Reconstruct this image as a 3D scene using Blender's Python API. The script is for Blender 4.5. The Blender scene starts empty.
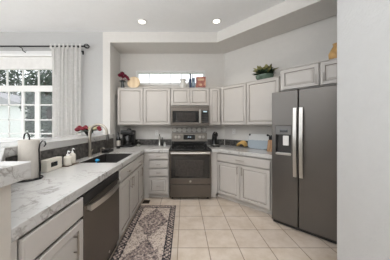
import bpy, bmesh, math, random
from mathutils import Vector, Matrix, noise
random.seed(7)
PI = math.pi
SC = bpy.context.scene
COL = SC.collection

# ------------------------------------------------------------------ camera, world, light, exposure
cam_data = bpy.data.cameras.new('camera')
cam = bpy.data.objects.new('camera', cam_data); COL.objects.link(cam)
cam.location = (0, 0, 1.35); cam.rotation_euler = (PI/2, 0, 0)
cam_data.sensor_width = 36; cam_data.sensor_fit = 'HORIZONTAL'
cam_data.lens = 172/390*36
cam_data.shift_x = 11/390; cam_data.shift_y = -4.7/390
cam_data.clip_start = 0.05
SC.camera = cam
SC.view_settings.view_transform = 'Standard'
SC.view_settings.look = 'None'
SC.view_settings.gamma = 1
SC.view_settings.use_curve_mapping = False
SC.view_settings.exposure = 0.02

w = bpy.data.worlds.new('world'); SC.world = w; w.use_nodes = True
bg = w.node_tree.nodes['Background']
bg.inputs[0].default_value = (0.92, 0.96, 1.0, 1); bg.inputs[1].default_value = 1.7

def area(name, loc, rot, sx, sy, power, color=(1, 1, 1)):
    l = bpy.data.lights.new(name, 'AREA'); l.shape = 'RECTANGLE'; l.size = sx; l.size_y = sy
    l.energy = power; l.color = color
    o = bpy.data.objects.new(name, l); COL.objects.link(o); o.location = loc; o.rotation_euler = rot
    return o
# added broad fill light high up behind the camera, no real fixture
area('rear_fill_light', (-1.3, -2.6, 2.75), (math.radians(50), 0, 0), 4.4, .9, 40, (1.0, 0.985, 0.97))
# added unseen fill above the camera, facing up to bounce off the ceiling
area('ceiling_bounce_fill', (-1.3, -.3, 2.45), (PI, 0, 0), 4.2, 2.2, 150, (0.98, 0.99, 1.0))
# added side fill just inside the made-up opening in the left wall
area('left_side_fill', (-5.12, 0, 1.35), (0, -PI/2, 0), 2.3, 4.4, 45, (0.95, 0.98, 1.0))
# portals only steer the sky's light through the openings
def portal(loc, rot, sx, sy):
    o = area('sky_portal', loc, rot, sx, sy, 1); o.data.cycles.is_portal = True
portal((-3.25, 3.40, 1.88), (-PI/2, 0, 0), 1.6, 1.62)
portal((-.295, 3.90, 2.40), (-PI/2, 0, 0), 1.48, .26)

# ------------------------------------------------------------------ materials
def new_mat(name):
    m = bpy.data.materials.new(name); m.use_nodes = True
    nt = m.node_tree; return m, nt, nt.nodes['Principled BSDF']
def N(nt, t, **k):
    n = nt.nodes.new(t)
    for a, b in k.items(): setattr(n, a, b)
    return n
def plain(name, col, rough=0.5, metal=0.0, vary=0.04, scale=14, bump=0.0, bscale=60, spec=0.5, coat=0):
    m, nt, p = new_mat(name)
    tc = N(nt, 'ShaderNodeTexCoord'); no = N(nt, 'ShaderNodeTexNoise'); no.inputs['Scale'].default_value = scale
    no.inputs['Detail'].default_value = 4
    nt.links.new(tc.outputs['Object'], no.inputs['Vector'])
    cr = N(nt, 'ShaderNodeValToRGB')
    a = [max(0, c*(1-vary)) for c in col]; b = [min(1, c*(1+vary)) for c in col]
    cr.color_ramp.elements[0].color = (*a, 1); cr.color_ramp.elements[1].color = (*b, 1)
    cr.color_ramp.elements[0].position = .3; cr.color_ramp.elements[1].position = .7
    nt.links.new(no.outputs['Fac'], cr.inputs['Fac']); nt.links.new(cr.outputs['Color'], p.inputs['Base Color'])
    p.inputs['Roughness'].default_value = rough; p.inputs['Metallic'].default_value = metal
    p.inputs['Specular IOR Level'].default_value = spec; p.inputs['Coat Weight'].default_value = coat
    if bump:
        n2 = N(nt, 'ShaderNodeTexNoise'); n2.inputs['Scale'].default_value = bscale; n2.inputs['Detail'].default_value = 3
        nt.links.new(tc.outputs['Object'], n2.inputs['Vector'])
        bp = N(nt, 'ShaderNodeBump'); bp.inputs['Strength'].default_value = bump; bp.inputs['Distance'].default_value = .01
        nt.links.new(n2.outputs['Fac'], bp.inputs['Height']); nt.links.new(bp.outputs['Normal'], p.inputs['Normal'])
    return m
def emit(name, col, s):
    m, nt, p = new_mat(name)
    p.inputs['Base Color'].default_value = (*col, 1)
    p.inputs['Emission Color'].default_value = (*col, 1); p.inputs['Emission Strength'].default_value = s
    return m
def glass(name, col=(1, 1, 1), rough=0.02, tint=1.0):
    m, nt, p = new_mat(name)
    tr = N(nt, 'ShaderNodeBsdfTransparent'); tr.inputs[0].default_value = (*[c*tint for c in col], 1)
    gl = N(nt, 'ShaderNodeBsdfGlossy'); gl.inputs['Roughness'].default_value = rough
    fr = N(nt, 'ShaderNodeLayerWeight'); fr.inputs['Blend'].default_value = .5
    pw = N(nt, 'ShaderNodeMath', operation='POWER'); nt.links.new(fr.outputs['Facing'], pw.inputs[0]); pw.inputs[1].default_value = 4
    ma = N(nt, 'ShaderNodeMath', operation='MULTIPLY_ADD'); nt.links.new(pw.outputs[0], ma.inputs[0]); ma.inputs[1].default_value = .8; ma.inputs[2].default_value = .03
    mx = N(nt, 'ShaderNodeMixShader')
    nt.links.new(ma.outputs[0], mx.inputs[0]); nt.links.new(tr.outputs[0], mx.inputs[1]); nt.links.new(gl.outputs[0], mx.inputs[2])
    nt.links.new(mx.outputs[0], nt.nodes['Material Output'].inputs['Surface'])
    return m

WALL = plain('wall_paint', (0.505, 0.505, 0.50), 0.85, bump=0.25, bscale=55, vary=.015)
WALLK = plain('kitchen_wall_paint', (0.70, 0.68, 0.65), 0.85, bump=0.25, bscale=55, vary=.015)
CEIL = plain('ceiling_paint', (0.90, 0.91, 0.92), 0.9, bump=0.15, bscale=80, vary=.01)
TRIM = plain('white_trim', (0.80, 0.80, 0.79), 0.4, vary=.01)
CAB = plain('cabinet_paint', (0.53, 0.50, 0.47), 0.42, vary=.02, scale=5)
CABIN = plain('cabinet_gap', (0.12, 0.105, 0.09), 0.8)
NICKEL = plain('brushed_nickel', (0.33, 0.30, 0.27), 0.3, 1.0)
PANEL = plain('control_panel_steel', (0.27, 0.25, 0.225), 0.4, .9, vary=.02)
SATIN = plain('satin_nickel', (0.62, 0.59, 0.55), .45, .7)
STEEL = plain('slate_stainless', (0.150, 0.132, 0.115), 0.33, 0.85, vary=.03, scale=4)
FSTEEL = plain('fridge_stainless', (0.150, 0.140, 0.130), 0.36, 0.8, vary=.03, scale=3)
SILVER = plain('light_stainless', (0.62, 0.60, 0.57), 0.28, 1.0)
BLACKG = plain('black_glass', (0.008, 0.008, 0.008), 0.06, 0, spec=.6)
OVENG = plain('oven_window_glass', (0.035, 0.03, 0.027), 0.1, 0, vary=.3, scale=25)
BLACK = plain('black_plastic', (0.012, 0.012, 0.013), 0.35)
IRON = plain('black_iron', (0.02, 0.02, 0.02), 0.5, 0.4)
DARKPL = plain('dark_plastic', (0.035, 0.033, 0.032), 0.5)
SINKM = plain('sink_composite', (0.035, 0.032, 0.030), 0.45, vary=.2, scale=90)
PAPER = plain('paper_towel_paper', (0.50, 0.465, 0.42), 0.95, bump=.4, bscale=90)
CREAM = plain('cream_ceramic', (0.70, 0.66, 0.58), 0.35)
WHITEP = plain('white_plastic', (0.80, 0.79, 0.77), 0.4)
WOOD = None
def wood(name, c1, c2, sc=6):
    m, nt, p = new_mat(name)
    tc = N(nt, 'ShaderNodeTexCoord'); wv = N(nt, 'ShaderNodeTexWave'); wv.inputs['Scale'].default_value = sc
    wv.inputs['Distortion'].default_value = 5; wv.inputs['Detail'].default_value = 3
    cr = N(nt, 'ShaderNodeValToRGB'); cr.color_ramp.elements[0].color = (*c1, 1); cr.color_ramp.elements[1].color = (*c2, 1)
    nt.links.new(tc.outputs['Object'], wv.inputs['Vector']); nt.links.new(wv.outputs['Fac'], cr.inputs['Fac'])
    nt.links.new(cr.outputs['Color'], p.inputs['Base Color']); p.inputs['Roughness'].default_value = .5
    return m
WOOD = wood('light_wood', (0.62, 0.47, 0.30), (0.74, 0.60, 0.42), 3)
WOODM = wood('knife_block_wood', (0.30, 0.16, 0.07), (0.42, 0.24, 0.12))

def marble():
    m, nt, p = new_mat('white_veined_quartz')
    tc = N(nt, 'ShaderNodeTexCoord'); L = nt.links.new
    warp = N(nt, 'ShaderNodeTexNoise'); warp.inputs['Scale'].default_value = 2.2; warp.inputs['Detail'].default_value = 5
    L(tc.outputs['Object'], warp.inputs['Vector'])
    mixv = N(nt, 'ShaderNodeVectorMath', operation='MULTIPLY_ADD')
    L(warp.outputs['Color'], mixv.inputs[0]); mixv.inputs[1].default_value = (.45, .45, .45); L(tc.outputs['Object'], mixv.inputs[2])
    vs = []
    for sc, wid, dark in ((2.6, .022, .75), (7.0, .02, .38)):
        n = N(nt, 'ShaderNodeTexNoise'); n.inputs['Scale'].default_value = sc; n.inputs['Detail'].default_value = 6
        n.inputs['Roughness'].default_value = .6
        L(mixv.outputs[0], n.inputs['Vector'])
        s = N(nt, 'ShaderNodeMath', operation='SUBTRACT'); L(n.outputs['Fac'], s.inputs[0]); s.inputs[1].default_value = .5
        a = N(nt, 'ShaderNodeMath', operation='ABSOLUTE'); L(s.outputs[0], a.inputs[0])
        mr = N(nt, 'ShaderNodeMapRange'); L(a.outputs[0], mr.inputs[0]); mr.inputs[1].default_value = 0; mr.inputs[2].default_value = wid
        mr.inputs[3].default_value = dark; mr.inputs[4].default_value = 0
        vs.append(mr)
    mk = N(nt, 'ShaderNodeTexNoise'); mk.inputs['Scale'].default_value = 2.6; L(tc.outputs['Object'], mk.inputs['Vector'])
    mm = N(nt, 'ShaderNodeMapRange'); L(mk.outputs['Fac'], mm.inputs[0]); mm.inputs[1].default_value = .40; mm.inputs[2].default_value = .62
    mxv = N(nt, 'ShaderNodeMath', operation='MAXIMUM'); L(vs[0].outputs[0], mxv.inputs[0]); L(vs[1].outputs[0], mxv.inputs[1])
    mu = N(nt, 'ShaderNodeMath', operation='MULTIPLY'); L(mxv.outputs[0], mu.inputs[0]); L(mm.outputs[0], mu.inputs[1])
    cl = N(nt, 'ShaderNodeMix', data_type='RGBA')
    cl.inputs['A'].default_value = (.57, .56, .545, 1); cl.inputs['B'].default_value = (.21, .19, .17, 1)
    L(mu.outputs[0], cl.inputs['Factor']); L(cl.outputs['Result'], p.inputs['Base Color'])
    p.inputs['Roughness'].default_value = .2
    return m
MARBLE = marble()

def granite():
    m, nt, p = new_mat('dark_slate_tile'); L = nt.links.new
    tc = N(nt, 'ShaderNodeTexCoord')
    n = N(nt, 'ShaderNodeTexNoise'); n.inputs['Scale'].default_value = 22; n.inputs['Detail'].default_value = 6
    L(tc.outputs['Object'], n.inputs['Vector'])
    cr = N(nt, 'ShaderNodeValToRGB'); e = cr.color_ramp.elements
    e[0].position = .35; e[0].color = (.028, .026, .025, 1); e[1].position = .68; e[1].color = (.135, .125, .115, 1)
    L(n.outputs['Fac'], cr.inputs['Fac']); L(cr.outputs['Color'], p.inputs['Base Color'])
    p.inputs['Roughness'].default_value = .35
    return m
SLATE = granite()

def floor_tile():
    m, nt, p = new_mat('beige_floor_tile'); L = nt.links.new
    tc = N(nt, 'ShaderNodeTexCoord'); mp = N(nt, 'ShaderNodeMapping')
    mp.inputs['Location'].default_value = (0.068+.337*20, -2.880+.3285*30, 0)
    L(tc.outputs['Object'], mp.inputs['Vector'])
    br = N(nt, 'ShaderNodeTexBrick'); br.offset = 0; br.squash = 1
    br.inputs['Scale'].default_value = 1; br.inputs['Brick Width'].default_value = .337; br.inputs['Row Height'].default_value = .3285
    br.inputs['Mortar Size'].default_value = .0056; br.inputs['Mortar Smooth'].default_value = .3; br.inputs['Bias'].default_value = 0
    br.inputs['Color1'].default_value = (.61, .53, .46, 1); br.inputs['Color2'].default_value = (.67, .585, .505, 1)
    br.inputs['Mortar'].default_value = (.30, .235, .18, 1)
    L(mp.outputs[0], br.inputs['Vector'])
    n = N(nt, 'ShaderNodeTexNoise'); n.inputs['Scale'].default_value = 5; n.inputs['Detail'].default_value = 6; n.inputs['Roughness'].default_value = .65
    L(tc.outputs['Object'], n.inputs['Vector'])
    cr = N(nt, 'ShaderNodeValToRGB'); cr.color_ramp.elements[0].color = (.84, .80, .74, 1); cr.color_ramp.elements[1].color = (1, 1, 1, 1)
    cr.color_ramp.elements[0].position = .35; cr.color_ramp.elements[1].position = .6
    L(n.outputs['Fac'], cr.inputs['Fac'])
    mx = N(nt, 'ShaderNodeMix', data_type='RGBA', blend_type='MULTIPLY'); mx.inputs['Factor'].default_value = 1
    L(br.outputs['Color'], mx.inputs['A']); L(cr.outputs['Color'], mx.inputs['B']); L(mx.outputs['Result'], p.inputs['Base Color'])
    p.inputs['Roughness'].default_value = .42
    bp = N(nt, 'ShaderNodeBump'); bp.inputs['Strength'].default_value = .35; bp.inputs['Distance'].default_value = .004; bp.invert = True
    L(br.outputs['Fac'], bp.inputs['Height']); L(bp.outputs['Normal'], p.inputs['Normal'])
    return m
TILE = floor_tile()

def rug_mat(hw, L0):
    """u across (object x), v along (object y); woven border, tip-to-tip diamonds, worn."""
    m, nt, p = new_mat('distressed_rug_weave'); L = nt.links.new
    tc = N(nt, 'ShaderNodeTexCoord'); sx = N(nt, 'ShaderNodeSeparateXYZ')
    nz = N(nt, 'ShaderNodeTexNoise'); nz.inputs['Scale'].default_value = 34; nz.inputs['Detail'].default_value = 3
    L(tc.outputs['Object'], nz.inputs['Vector'])
    wv = N(nt, 'ShaderNodeVectorMath', operation='MULTIPLY_ADD'); L(nz.outputs['Color'], wv.inputs[0]); wv.inputs[1].default_value = (.034, .034, 0)
    L(tc.outputs['Object'], wv.inputs[2]); L(wv.outputs[0], sx.inputs[0])
    def M_(op, a, b=None, c=None):
        n = N(nt, 'ShaderNodeMath', operation=op)
        for i, v in enumerate((a, b, c)):
            if v is None: continue
            if isinstance(v, (int, float)): n.inputs[i].default_value = v
            else: L(v, n.inputs[i])
        return n.outputs[0]
    U = M_('SUBTRACT', sx.outputs[0], .017); V = M_('SUBTRACT', sx.outputs[1], .017)
    au = M_('ABSOLUTE', U)
    # diamonds, centres every .72 m
    vm = M_('ABSOLUTE', M_('SUBTRACT', M_('FLOORED_MODULO', M_('SUBTRACT', V, .08), .72), .36))
    d = M_('ADD', M_('DIVIDE', au, .205), M_('DIVIDE', vm, .35))
    inside = M_('LESS_THAN', d, 1.0)
    ring = M_('LESS_THAN', M_('ABSOLUTE', M_('SUBTRACT', d, .62)), .07)
    ring2 = M_('LESS_THAN', M_('ABSOLUTE', M_('SUBTRACT', d, .25)), .06)
    fig = N(nt, 'ShaderNodeTexNoise'); fig.inputs['Scale'].default_value = 24; fig.inputs['Detail'].default_value = 2; fig.inputs['Distortion'].default_value = 1.5
    L(tc.outputs['Object'], fig.inputs['Vector']); figm = M_('LESS_THAN', M_('ABSOLUTE', M_('SUBTRACT', fig.outputs['Fac'], .5)), .028)
    rim = M_('LESS_THAN', M_('ABSOLUTE', M_('SUBTRACT', d, 1.02)), .05)
    dk = M_('ADD', M_('MULTIPLY', inside, .60), M_('MULTIPLY', figm, M_('SUBTRACT', .55, M_('MULTIPLY', inside, .85))))
    dk = M_('ADD', dk, M_('MULTIPLY', M_('ADD', ring, ring2), -.16))
    dk = M_('ADD', dk, M_('MULTIPLY', rim, .25))
    # border
    ev = M_('ABSOLUTE', V)
    edge = M_('MINIMUM', M_('SUBTRACT', hw, au), M_('SUBTRACT', L0, ev))
    bord = M_('LESS_THAN', edge, .088)
    chk = M_('MULTIPLY', M_('SINE', M_('MULTIPLY', V, 125)), M_('COSINE', M_('MULTIPLY', M_('SUBTRACT', edge, .044), 110)))
    chk = M_('GREATER_THAN', chk, .12)
    lines = M_('LESS_THAN', M_('ABSOLUTE', M_('SUBTRACT', edge, .078)), .008)
    lines2 = M_('LESS_THAN', edge, .014)
    bd = M_('ADD', M_('SUBTRACT', .85, M_('MULTIPLY', chk, .6)), M_('MULTIPLY', M_('ADD', lines, lines2), .5))
    fac = M_('ADD', M_('MULTIPLY', bord, bd), M_('MULTIPLY', M_('SUBTRACT', 1.0, bord), dk))
    wr = N(nt, 'ShaderNodeTexNoise'); wr.inputs['Scale'].default_value = 38; wr.inputs['Detail'].default_value = 4
    L(tc.outputs['Object'], wr.inputs['Vector'])
    wf = M_('MULTIPLY', M_('SUBTRACT', wr.outputs['Fac'], .5), 2.1)
    fac = M_('ADD', fac, wf)
    cr = N(nt, 'ShaderNodeValToRGB'); e = cr.color_ramp.elements
    e[0].position = 0; e[0].color = (.60, .51, .44, 1); e[1].position = .95; e[1].color = (.03, .027, .032, 1)
    k = e.new(.4); k.color = (.30, .235, .215, 1)
    L(fac, cr.inputs['Fac']); L(cr.outputs['Color'], p.inputs['Base Color']); p.inputs['Roughness'].default_value = .95
    return m

# ------------------------------------------------------------------ mesh helpers
class B:
    def __init__(s): s.bm = bmesh.new()
    def box(s, x0, x1, y0, y1, z0, z1):
        r = bmesh.ops.create_cube(s.bm, size=1)['verts']
        for v in r:
            v.co = Vector(((x0+x1)/2+v.co.x*(x1-x0), (y0+y1)/2+v.co.y*(y1-y0), (z0+z1)/2+v.co.z*(z1-z0)))
        return s
    def poly(s, outer, z0, z1, holes=(), plane='xy'):
        """prism of a polygon with holes. plane xy: (x,y) extruded in z; xz: (x,z) extruded in y; yz: (y,z) in x"""
        f = {'xy': lambda a, b, c: (a, b, c), 'xz': lambda a, b, c: (a, c, b), 'yz': lambda a, b, c: (c, a, b)}[plane]
        es = []
        for loop in [outer, *holes]:
            vs = [s.bm.verts.new(f(a, b, z0)) for a, b in loop]
            for i in range(len(vs)): es.append(s.bm.edges.new((vs[i], vs[(i+1) % len(vs)])))
        g = bmesh.ops.triangle_fill(s.bm, edges=es, use_beauty=True)
        fs = [x for x in g['geom'] if isinstance(x, bmesh.types.BMFace)]
        ex = bmesh.ops.extrude_face_region(s.bm, geom=fs)
        off = Vector(f(0, 0, z1-z0))
        for v in ex['geom']:
            if isinstance(v, bmesh.types.BMVert): v.co += off
        return s
    def tube(s, pts, r, n=10, closed=False, radii=None):
        pts = [Vector(p) for p in pts]; rings = []; K = len(pts)
        up = None
        for i, p in enumerate(pts):
            a = pts[(i-1) % K] if (closed or i > 0) else p; b = pts[(i+1) % K] if (closed or i < K-1) else p
            t = (b-a).normalized()
            if up is None:
                up = Vector((0, 0, 1)) if abs(t.z) < .9 else Vector((1, 0, 0))
            sd = t.cross(up).normalized(); u2 = sd.cross(t).normalized(); up = u2
            rr = radii[i] if radii else r
            rings.append([s.bm.verts.new(p+(sd*math.cos(2*PI*k/n)+u2*math.sin(2*PI*k/n))*rr) for k in range(n)])
        m = K if closed else K-1
        for i in range(m):
            A, C = rings[i], rings[(i+1) % K]
            for k in range(n): s.bm.faces.new((A[k], A[(k+1) % n], C[(k+1) % n], C[k]))
        if not closed:
            s.bm.faces.new(rings[0][::-1]); s.bm.faces.new(rings[-1])
        return s
    def lathe(s, prof, c=(0, 0, 0), n=24, axis='z'):
        c = Vector(c); rings = []
        def P(r, h, a):
            x, y = r*math.cos(a), r*math.sin(a)
            return {'z': Vector((x, y, h)), 'y': Vector((x, h, y)), 'x': Vector((h, x, y))}[axis]
        for r, h in prof:
            if r < 1e-5: rings.append([s.bm.verts.new(c+P(0, h, 0))])
            else: rings.append([s.bm.verts.new(c+P(r, h, 2*PI*k/n)) for k in range(n)])
        for A, C in zip(rings, rings[1:]):
            for k in range(n):
                a, b = A[k % len(A)], A[(k+1) % len(A)]; d, e = C[k % len(C)], C[(k+1) % len(C)]
                q = []
                for v in (a, b, e, d):
                    if v not in q: q.append(v)
                if len(q) > 2:
                    try: s.bm.faces.new(q)
                    except ValueError: pass
        for R in (rings[0], rings[-1]):
            if len(R) > 2:
                try: s.bm.faces.new(R)
                except ValueError: pass
        return s
    def ball(s, c, rx, ry=None, rz=None, n=12):
        ry = rx if ry is None else ry; rz = rx if rz is None else rz
        r = bmesh.ops.create_uvsphere(s.bm, u_segments=n, v_segments=max(6, n//2+2), radius=1)['verts']
        for v in r: v.co = Vector((c[0]+v.co.x*rx, c[1]+v.co.y*ry, c[2]+v.co.z*rz))
        return s
    def xf(s, mat):
        bmesh.ops.transform(s.bm, matrix=mat, verts=s.bm.verts[:]); return s
    def out(s, name, mat, parent=None, loc=None, rot=None, bevel=0, smooth=True, angle=35):
        bmesh.ops.recalc_face_normals(s.bm, faces=s.bm.faces[:])
        me = bpy.data.meshes.new(name); s.bm.to_mesh(me); s.bm.free()
        me.materials.append(mat)
        if smooth:
            for p in me.polygons: p.use_smooth = True
            me.set_sharp_from_angle(angle=math.radians(angle))
        o = bpy.data.objects.new(name, me); COL.objects.link(o)
        if parent: o.parent = parent
        if loc: o.location = loc
        if rot is not None: o.rotation_euler = (0, 0, rot)
        if bevel:
            b = o.modifiers.new('bevel', 'BEVEL'); b.width = bevel; b.segments = 2; b.limit_method = 'ANGLE'; b.angle_limit = math.radians(40)
        return o
def tag(o, label, cat, group=None, kind=None):
    o['label'] = label; o['category'] = cat
    if group: o['group'] = group
    if kind: o['kind'] = kind
    return o
def thing(name, label, cat, loc=(0, 0, 0), rot=0, group=None):
    o = bpy.data.objects.new(name, None); COL.objects.link(o); o.empty_display_size = .1
    o.location = loc; o.rotation_euler = (0, 0, rot)
    return tag(o, label, cat, group)
def struct(o, label=None, cat=None):
    o['kind'] = 'structure'
    if label: o['label'] = label
    if cat: o['category'] = cat
    return o
def rect(a0, a1, b0, b1): return [(a0, b0), (a1, b0), (a1, b1), (a0, b1)]

R2 = math.sqrt(.5)
def diag(t, off):
    """point at distance t along the diagonal wall from the kitchen's back corner, off metres out from the wall"""
    return (0.895+t*R2-off*R2, 3.79-t*R2-off*R2)
def solve(px, sm):
    """helper: where sight line px meets the plane x+y=sm"""
    k = (px-184)/172; y = sm/(1+k); return (sm-y, y)
def diag_t(px, off):
    x, y = solve(px, 4.685-off/R2); return ((x-.895)+(3.79-y))*R2

CZ = 3.13; SZ = 2.93       # ceiling, soffit underside
# ------------------------------------------------------------------ room shell
struct(B().box(-5.2, 3.0, -3.2, 4.0, -.08, 0).out('floor', TILE), 'beige square ceramic tile floor with darker grout', 'floor')
struct(B().box(-5.2, 3.0, -3.2, 4.0, CZ, CZ+.1).out('ceiling', CEIL), 'smooth white flat ceiling', 'ceiling')
# back wall with clerestory opening
struct(B().poly([(-1.41, 0), (0.96, 0), (0.96, CZ), (-1.41, CZ)], 3.79, 3.93,
       holes=[rect(-1.04, .45, 2.262, 2.53)], plane='xz').out('wall_back', WALLK, smooth=False), 'greige back wall behind the range', 'wall')
# diagonal wall
dw = B().box(0, 2.45, 0, .12, 0, CZ).out('wall_diagonal', WALLK, loc=(0.895, 3.79, 0), rot=-PI/4, smooth=False)
struct(dw, 'angled kitchen wall behind the refrigerator', 'wall')
# window wall (dining) and stub beside the kitchen
WX0, WX1, WZ0, WZ1 = -4.06, -2.44, 1.06, 2.70
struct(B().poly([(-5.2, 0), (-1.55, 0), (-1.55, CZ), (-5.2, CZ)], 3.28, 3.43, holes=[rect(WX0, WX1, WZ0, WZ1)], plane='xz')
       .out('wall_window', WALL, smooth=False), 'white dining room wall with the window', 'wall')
struct(B().box(-1.55, -1.41, 3.28, 3.93, 0, CZ).out('wall_left', WALLK, smooth=False), 'short wall return left of the kitchen cabinets', 'wall')
struct(B().poly([(-3.2, 0), (3.43, 0), (3.43, CZ), (-3.2, CZ)], -5.3, -5.2, holes=[rect(-2.3, 2.3, .03, 2.5)], plane='yz')
       .out('wall_dining', WALL, smooth=False), 'far dining side wall with an opening added to let in light', 'wall')  # wall hole is made up, out of view, to bring in side light
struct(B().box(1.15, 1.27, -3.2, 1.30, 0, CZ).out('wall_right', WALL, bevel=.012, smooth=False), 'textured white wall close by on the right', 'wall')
struct(B().box(1.27, 2.62, 1.18, 1.30, 0, CZ).out('wall_alcove', WALL, smooth=False), 'wall closing the refrigerator alcove', 'wall')
struct(B().box(2.50, 2.62, 1.30, 2.2, 0, CZ).out('wall_corner', WALL, smooth=False), 'wall beside the refrigerator alcove', 'wall')
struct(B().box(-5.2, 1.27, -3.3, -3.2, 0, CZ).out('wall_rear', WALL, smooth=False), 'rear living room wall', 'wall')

# soffit (dropped bulkhead) over the cabinets
e0 = (0.63+.0, 3.28); ft = diag(2.45, .0)
ed = diag(2.6, .548)
struct(B().poly([(-1.41, 3.28), e0, (e0[0]+1.72, e0[1]-1.72), (2.6, 2.0), (.90, 3.80), (-1.41, 3.80)], SZ, CZ)
       .out('ceiling_soffit', WALLK, smooth=False), 'dropped soffit edging the kitchen ceiling', 'soffit')

# half wall under the raised bar
KNEE = plain('half_wall_paint', (0.56, 0.52, 0.47), .8, bump=.2, vary=.02)
for pl, lb in (([(-.72, -.1), (-.72, .716), (-.83, .755), (-.84, .60), (-.84, -.1)], 'half wall under the near end of the raised bar'),
               ([(-.83, .757), (-1.35, 1.28), (-1.47, 1.23), (-.95, .71), (-.842, .60)], 'angled piece of half wall under the raised bar'),
               ([(-1.35, 1.282), (-1.35, 3.28), (-1.47, 3.28), (-1.47, 1.232)], 'long half wall carrying the raised bar beside the sink')):
    struct(B().poly(pl, 0, 1.108).out('wall_half', KNEE, smooth=False), lb, 'wall')

# ------------------------------------------------------------------ windows
GLASS = glass('window_glass')
def window_unit(name, label, x0, x1, z0, z1, y, fr, parts, depth=.07):
    t = thing(name, label, 'window', (0, 0, 0)); t['kind'] = 'structure'
    B().poly(rect(x0, x1, z0, z1), y, y+depth, holes=[rect(x0+fr, x1-fr, z0+fr, z1-fr)], plane='xz').out('window_frame', TRIM, t, smooth=False)
    for kind, a0, a1, b0, b1 in parts:
        B().box(a0, a1, y+.024 if kind == 'muntin' else y+.012, y+.046, b0, b1).out(kind, TRIM, t, smooth=False)
    B().box(x0+fr, x1-fr, y+.034, y+.038, z0+fr, z1-fr).out('pane', GLASS, t, smooth=False)
    return t
# dining window: transom over two tall casements per bay
ps = []
zt0, zt1 = 2.085, 2.13+.015
ps.append(('transom_rail', WX0+.05, WX1-.05, 2.00, 2.115))
for x in (-3.73, -3.424, -3.12, -2.813, -2.508): ps.append(('muntin', x-.013, x+.013, 2.115, WZ1-.05))
for x in (-3.72, -3.11): ps.append(('mullion', x-.022, x+.022, WZ0+.05, 2.00))
ps.append(('mullion', -2.875, -2.79, WZ0+.05, 2.00))
for z in (1.19+.0, 1.455, 1.745): ps.append(('muntin', WX0+.05, WX1-.05, z-.012, z+.012))
ps.append(('muntin', -3.40, -3.38, WZ0+.05, 2.0))
window_unit('window_1', 'white framed dining window with grid panes', WX0, WX1, WZ0, WZ1, 3.30, .05, ps)
struct(B().poly(rect(WX0-.05, WX1+.03, WZ0-.07, WZ1+.06), 3.262, 3.282, holes=[rect(WX0, WX1, WZ0, WZ1)], plane='xz').out('trim_1', TRIM, smooth=False, bevel=.004), 'white casing around the dining window', 'trim')
# clerestory
ps = [('muntin', x-.009, x+.009, 2.262, 2.53) for x in [-1.04+.025+ (1.49-.05)/6*i for i in range(1, 6)]]
window_unit('window_2', 'narrow bright clerestory window above the upper cabinets', -1.04, .45, 2.262, 2.53, 3.80, .025, ps)
struct(B().poly(rect(-1.06, .47, 2.235, 2.55), 3.778, 3.79, holes=[rect(-1.04, .45, 2.262, 2.53)], plane='xz').out('trim_2', TRIM, smooth=False), 'white casing of the clerestory window', 'trim')

# roller shade drawn up
sh = thing('window_shade', 'white woven roller shade pulled up at top of dining window', 'blind', (-3.24, 3.27, 2.42))
SHADE = plain('shade_fabric', (.78, .77, .75), .9, bump=.2)
B().box(-.80, .79, -.045, -.008, .0, .215).out('shade_fabric', SHADE, sh, bevel=.004)
B().box(-.80, .79, -.062, -.006, .218, .275).out('head_rail', TRIM, sh, bevel=.006)
B().box(-.80, .79, -.052, -.006, -.022, -.002).out('bottom_rail', TRIM, sh, bevel=.004)

# curtain rod and curtain
rod = thing('curtain_rod', 'dark iron curtain rod with open cage finial above dining window', 'curtain rod', (-3.2, 3.19, 2.816))
B().tube([(-1.35, 0, 0), (1.35, 0, 0)], .0135).out('rod', IRON, rod)
fb = B()
for k in range(6):
    a0 = k*PI/3
    fb.tube([(1.35+.09*(1-math.cos(s))/2, math.sin(s)*.038*math.cos(a0), math.sin(s)*.038*math.sin(a0)) for s in [i*PI/8 for i in range(9)]], .006, 6)
fb.ball((1.352, 0, 0), .018).ball((1.44, 0, 0), .010)
fb.out('finial', IRON, rod)
for bx in (-.98, .345-.15, 1.28):
    B().tube([(bx, .085, -.085), (bx, .02, -.075), (bx, -.0, -.03), (bx-.03, 0, -.02), (bx-.05, 0, -.01)], .008).box(bx-.012, bx+.012, .075, .088, -.12, -.05).out('bracket', IRON, rod)

def sheer():
    m, nt, p = new_mat('sheer_linen'); L = nt.links.new
    tl = N(nt, 'ShaderNodeBsdfTranslucent'); tl.inputs[0].default_value = (.85, .84, .83, 1)
    df = N(nt, 'ShaderNodeBsdfDiffuse'); df.inputs[0].default_value = (.80, .79, .77, 1)
    tr = N(nt, 'ShaderNodeBsdfTransparent')
    m1 = N(nt, 'ShaderNodeMixShader'); m1.inputs[0].default_value = .45
    L(df.outputs[0], m1.inputs[1]); L(tl.outputs[0], m1.inputs[2])
    m2 = N(nt, 'ShaderNodeMixShader')
    tc = N(nt, 'ShaderNodeTexCoord'); n = N(nt, 'ShaderNodeTexNoise'); n.inputs['Scale'].default_value = 30
    L(tc.outputs['Object'], n.inputs['Vector'])
    mr = N(nt, 'ShaderNodeMapRange'); mr.inputs[3].default_value = .08; mr.inputs[4].default_value = .3
    L(n.outputs['Fac'], mr.inputs[0]); L(mr.outputs[0], m2.inputs[0])
    L(m1.outputs[0], m2.inputs[1]); L(tr.outputs[0], m2.inputs[2])
    L(m2.outputs[0], nt.nodes['Material Output'].inputs['Surface'])
    return m
SHEER = sheer()
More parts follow.
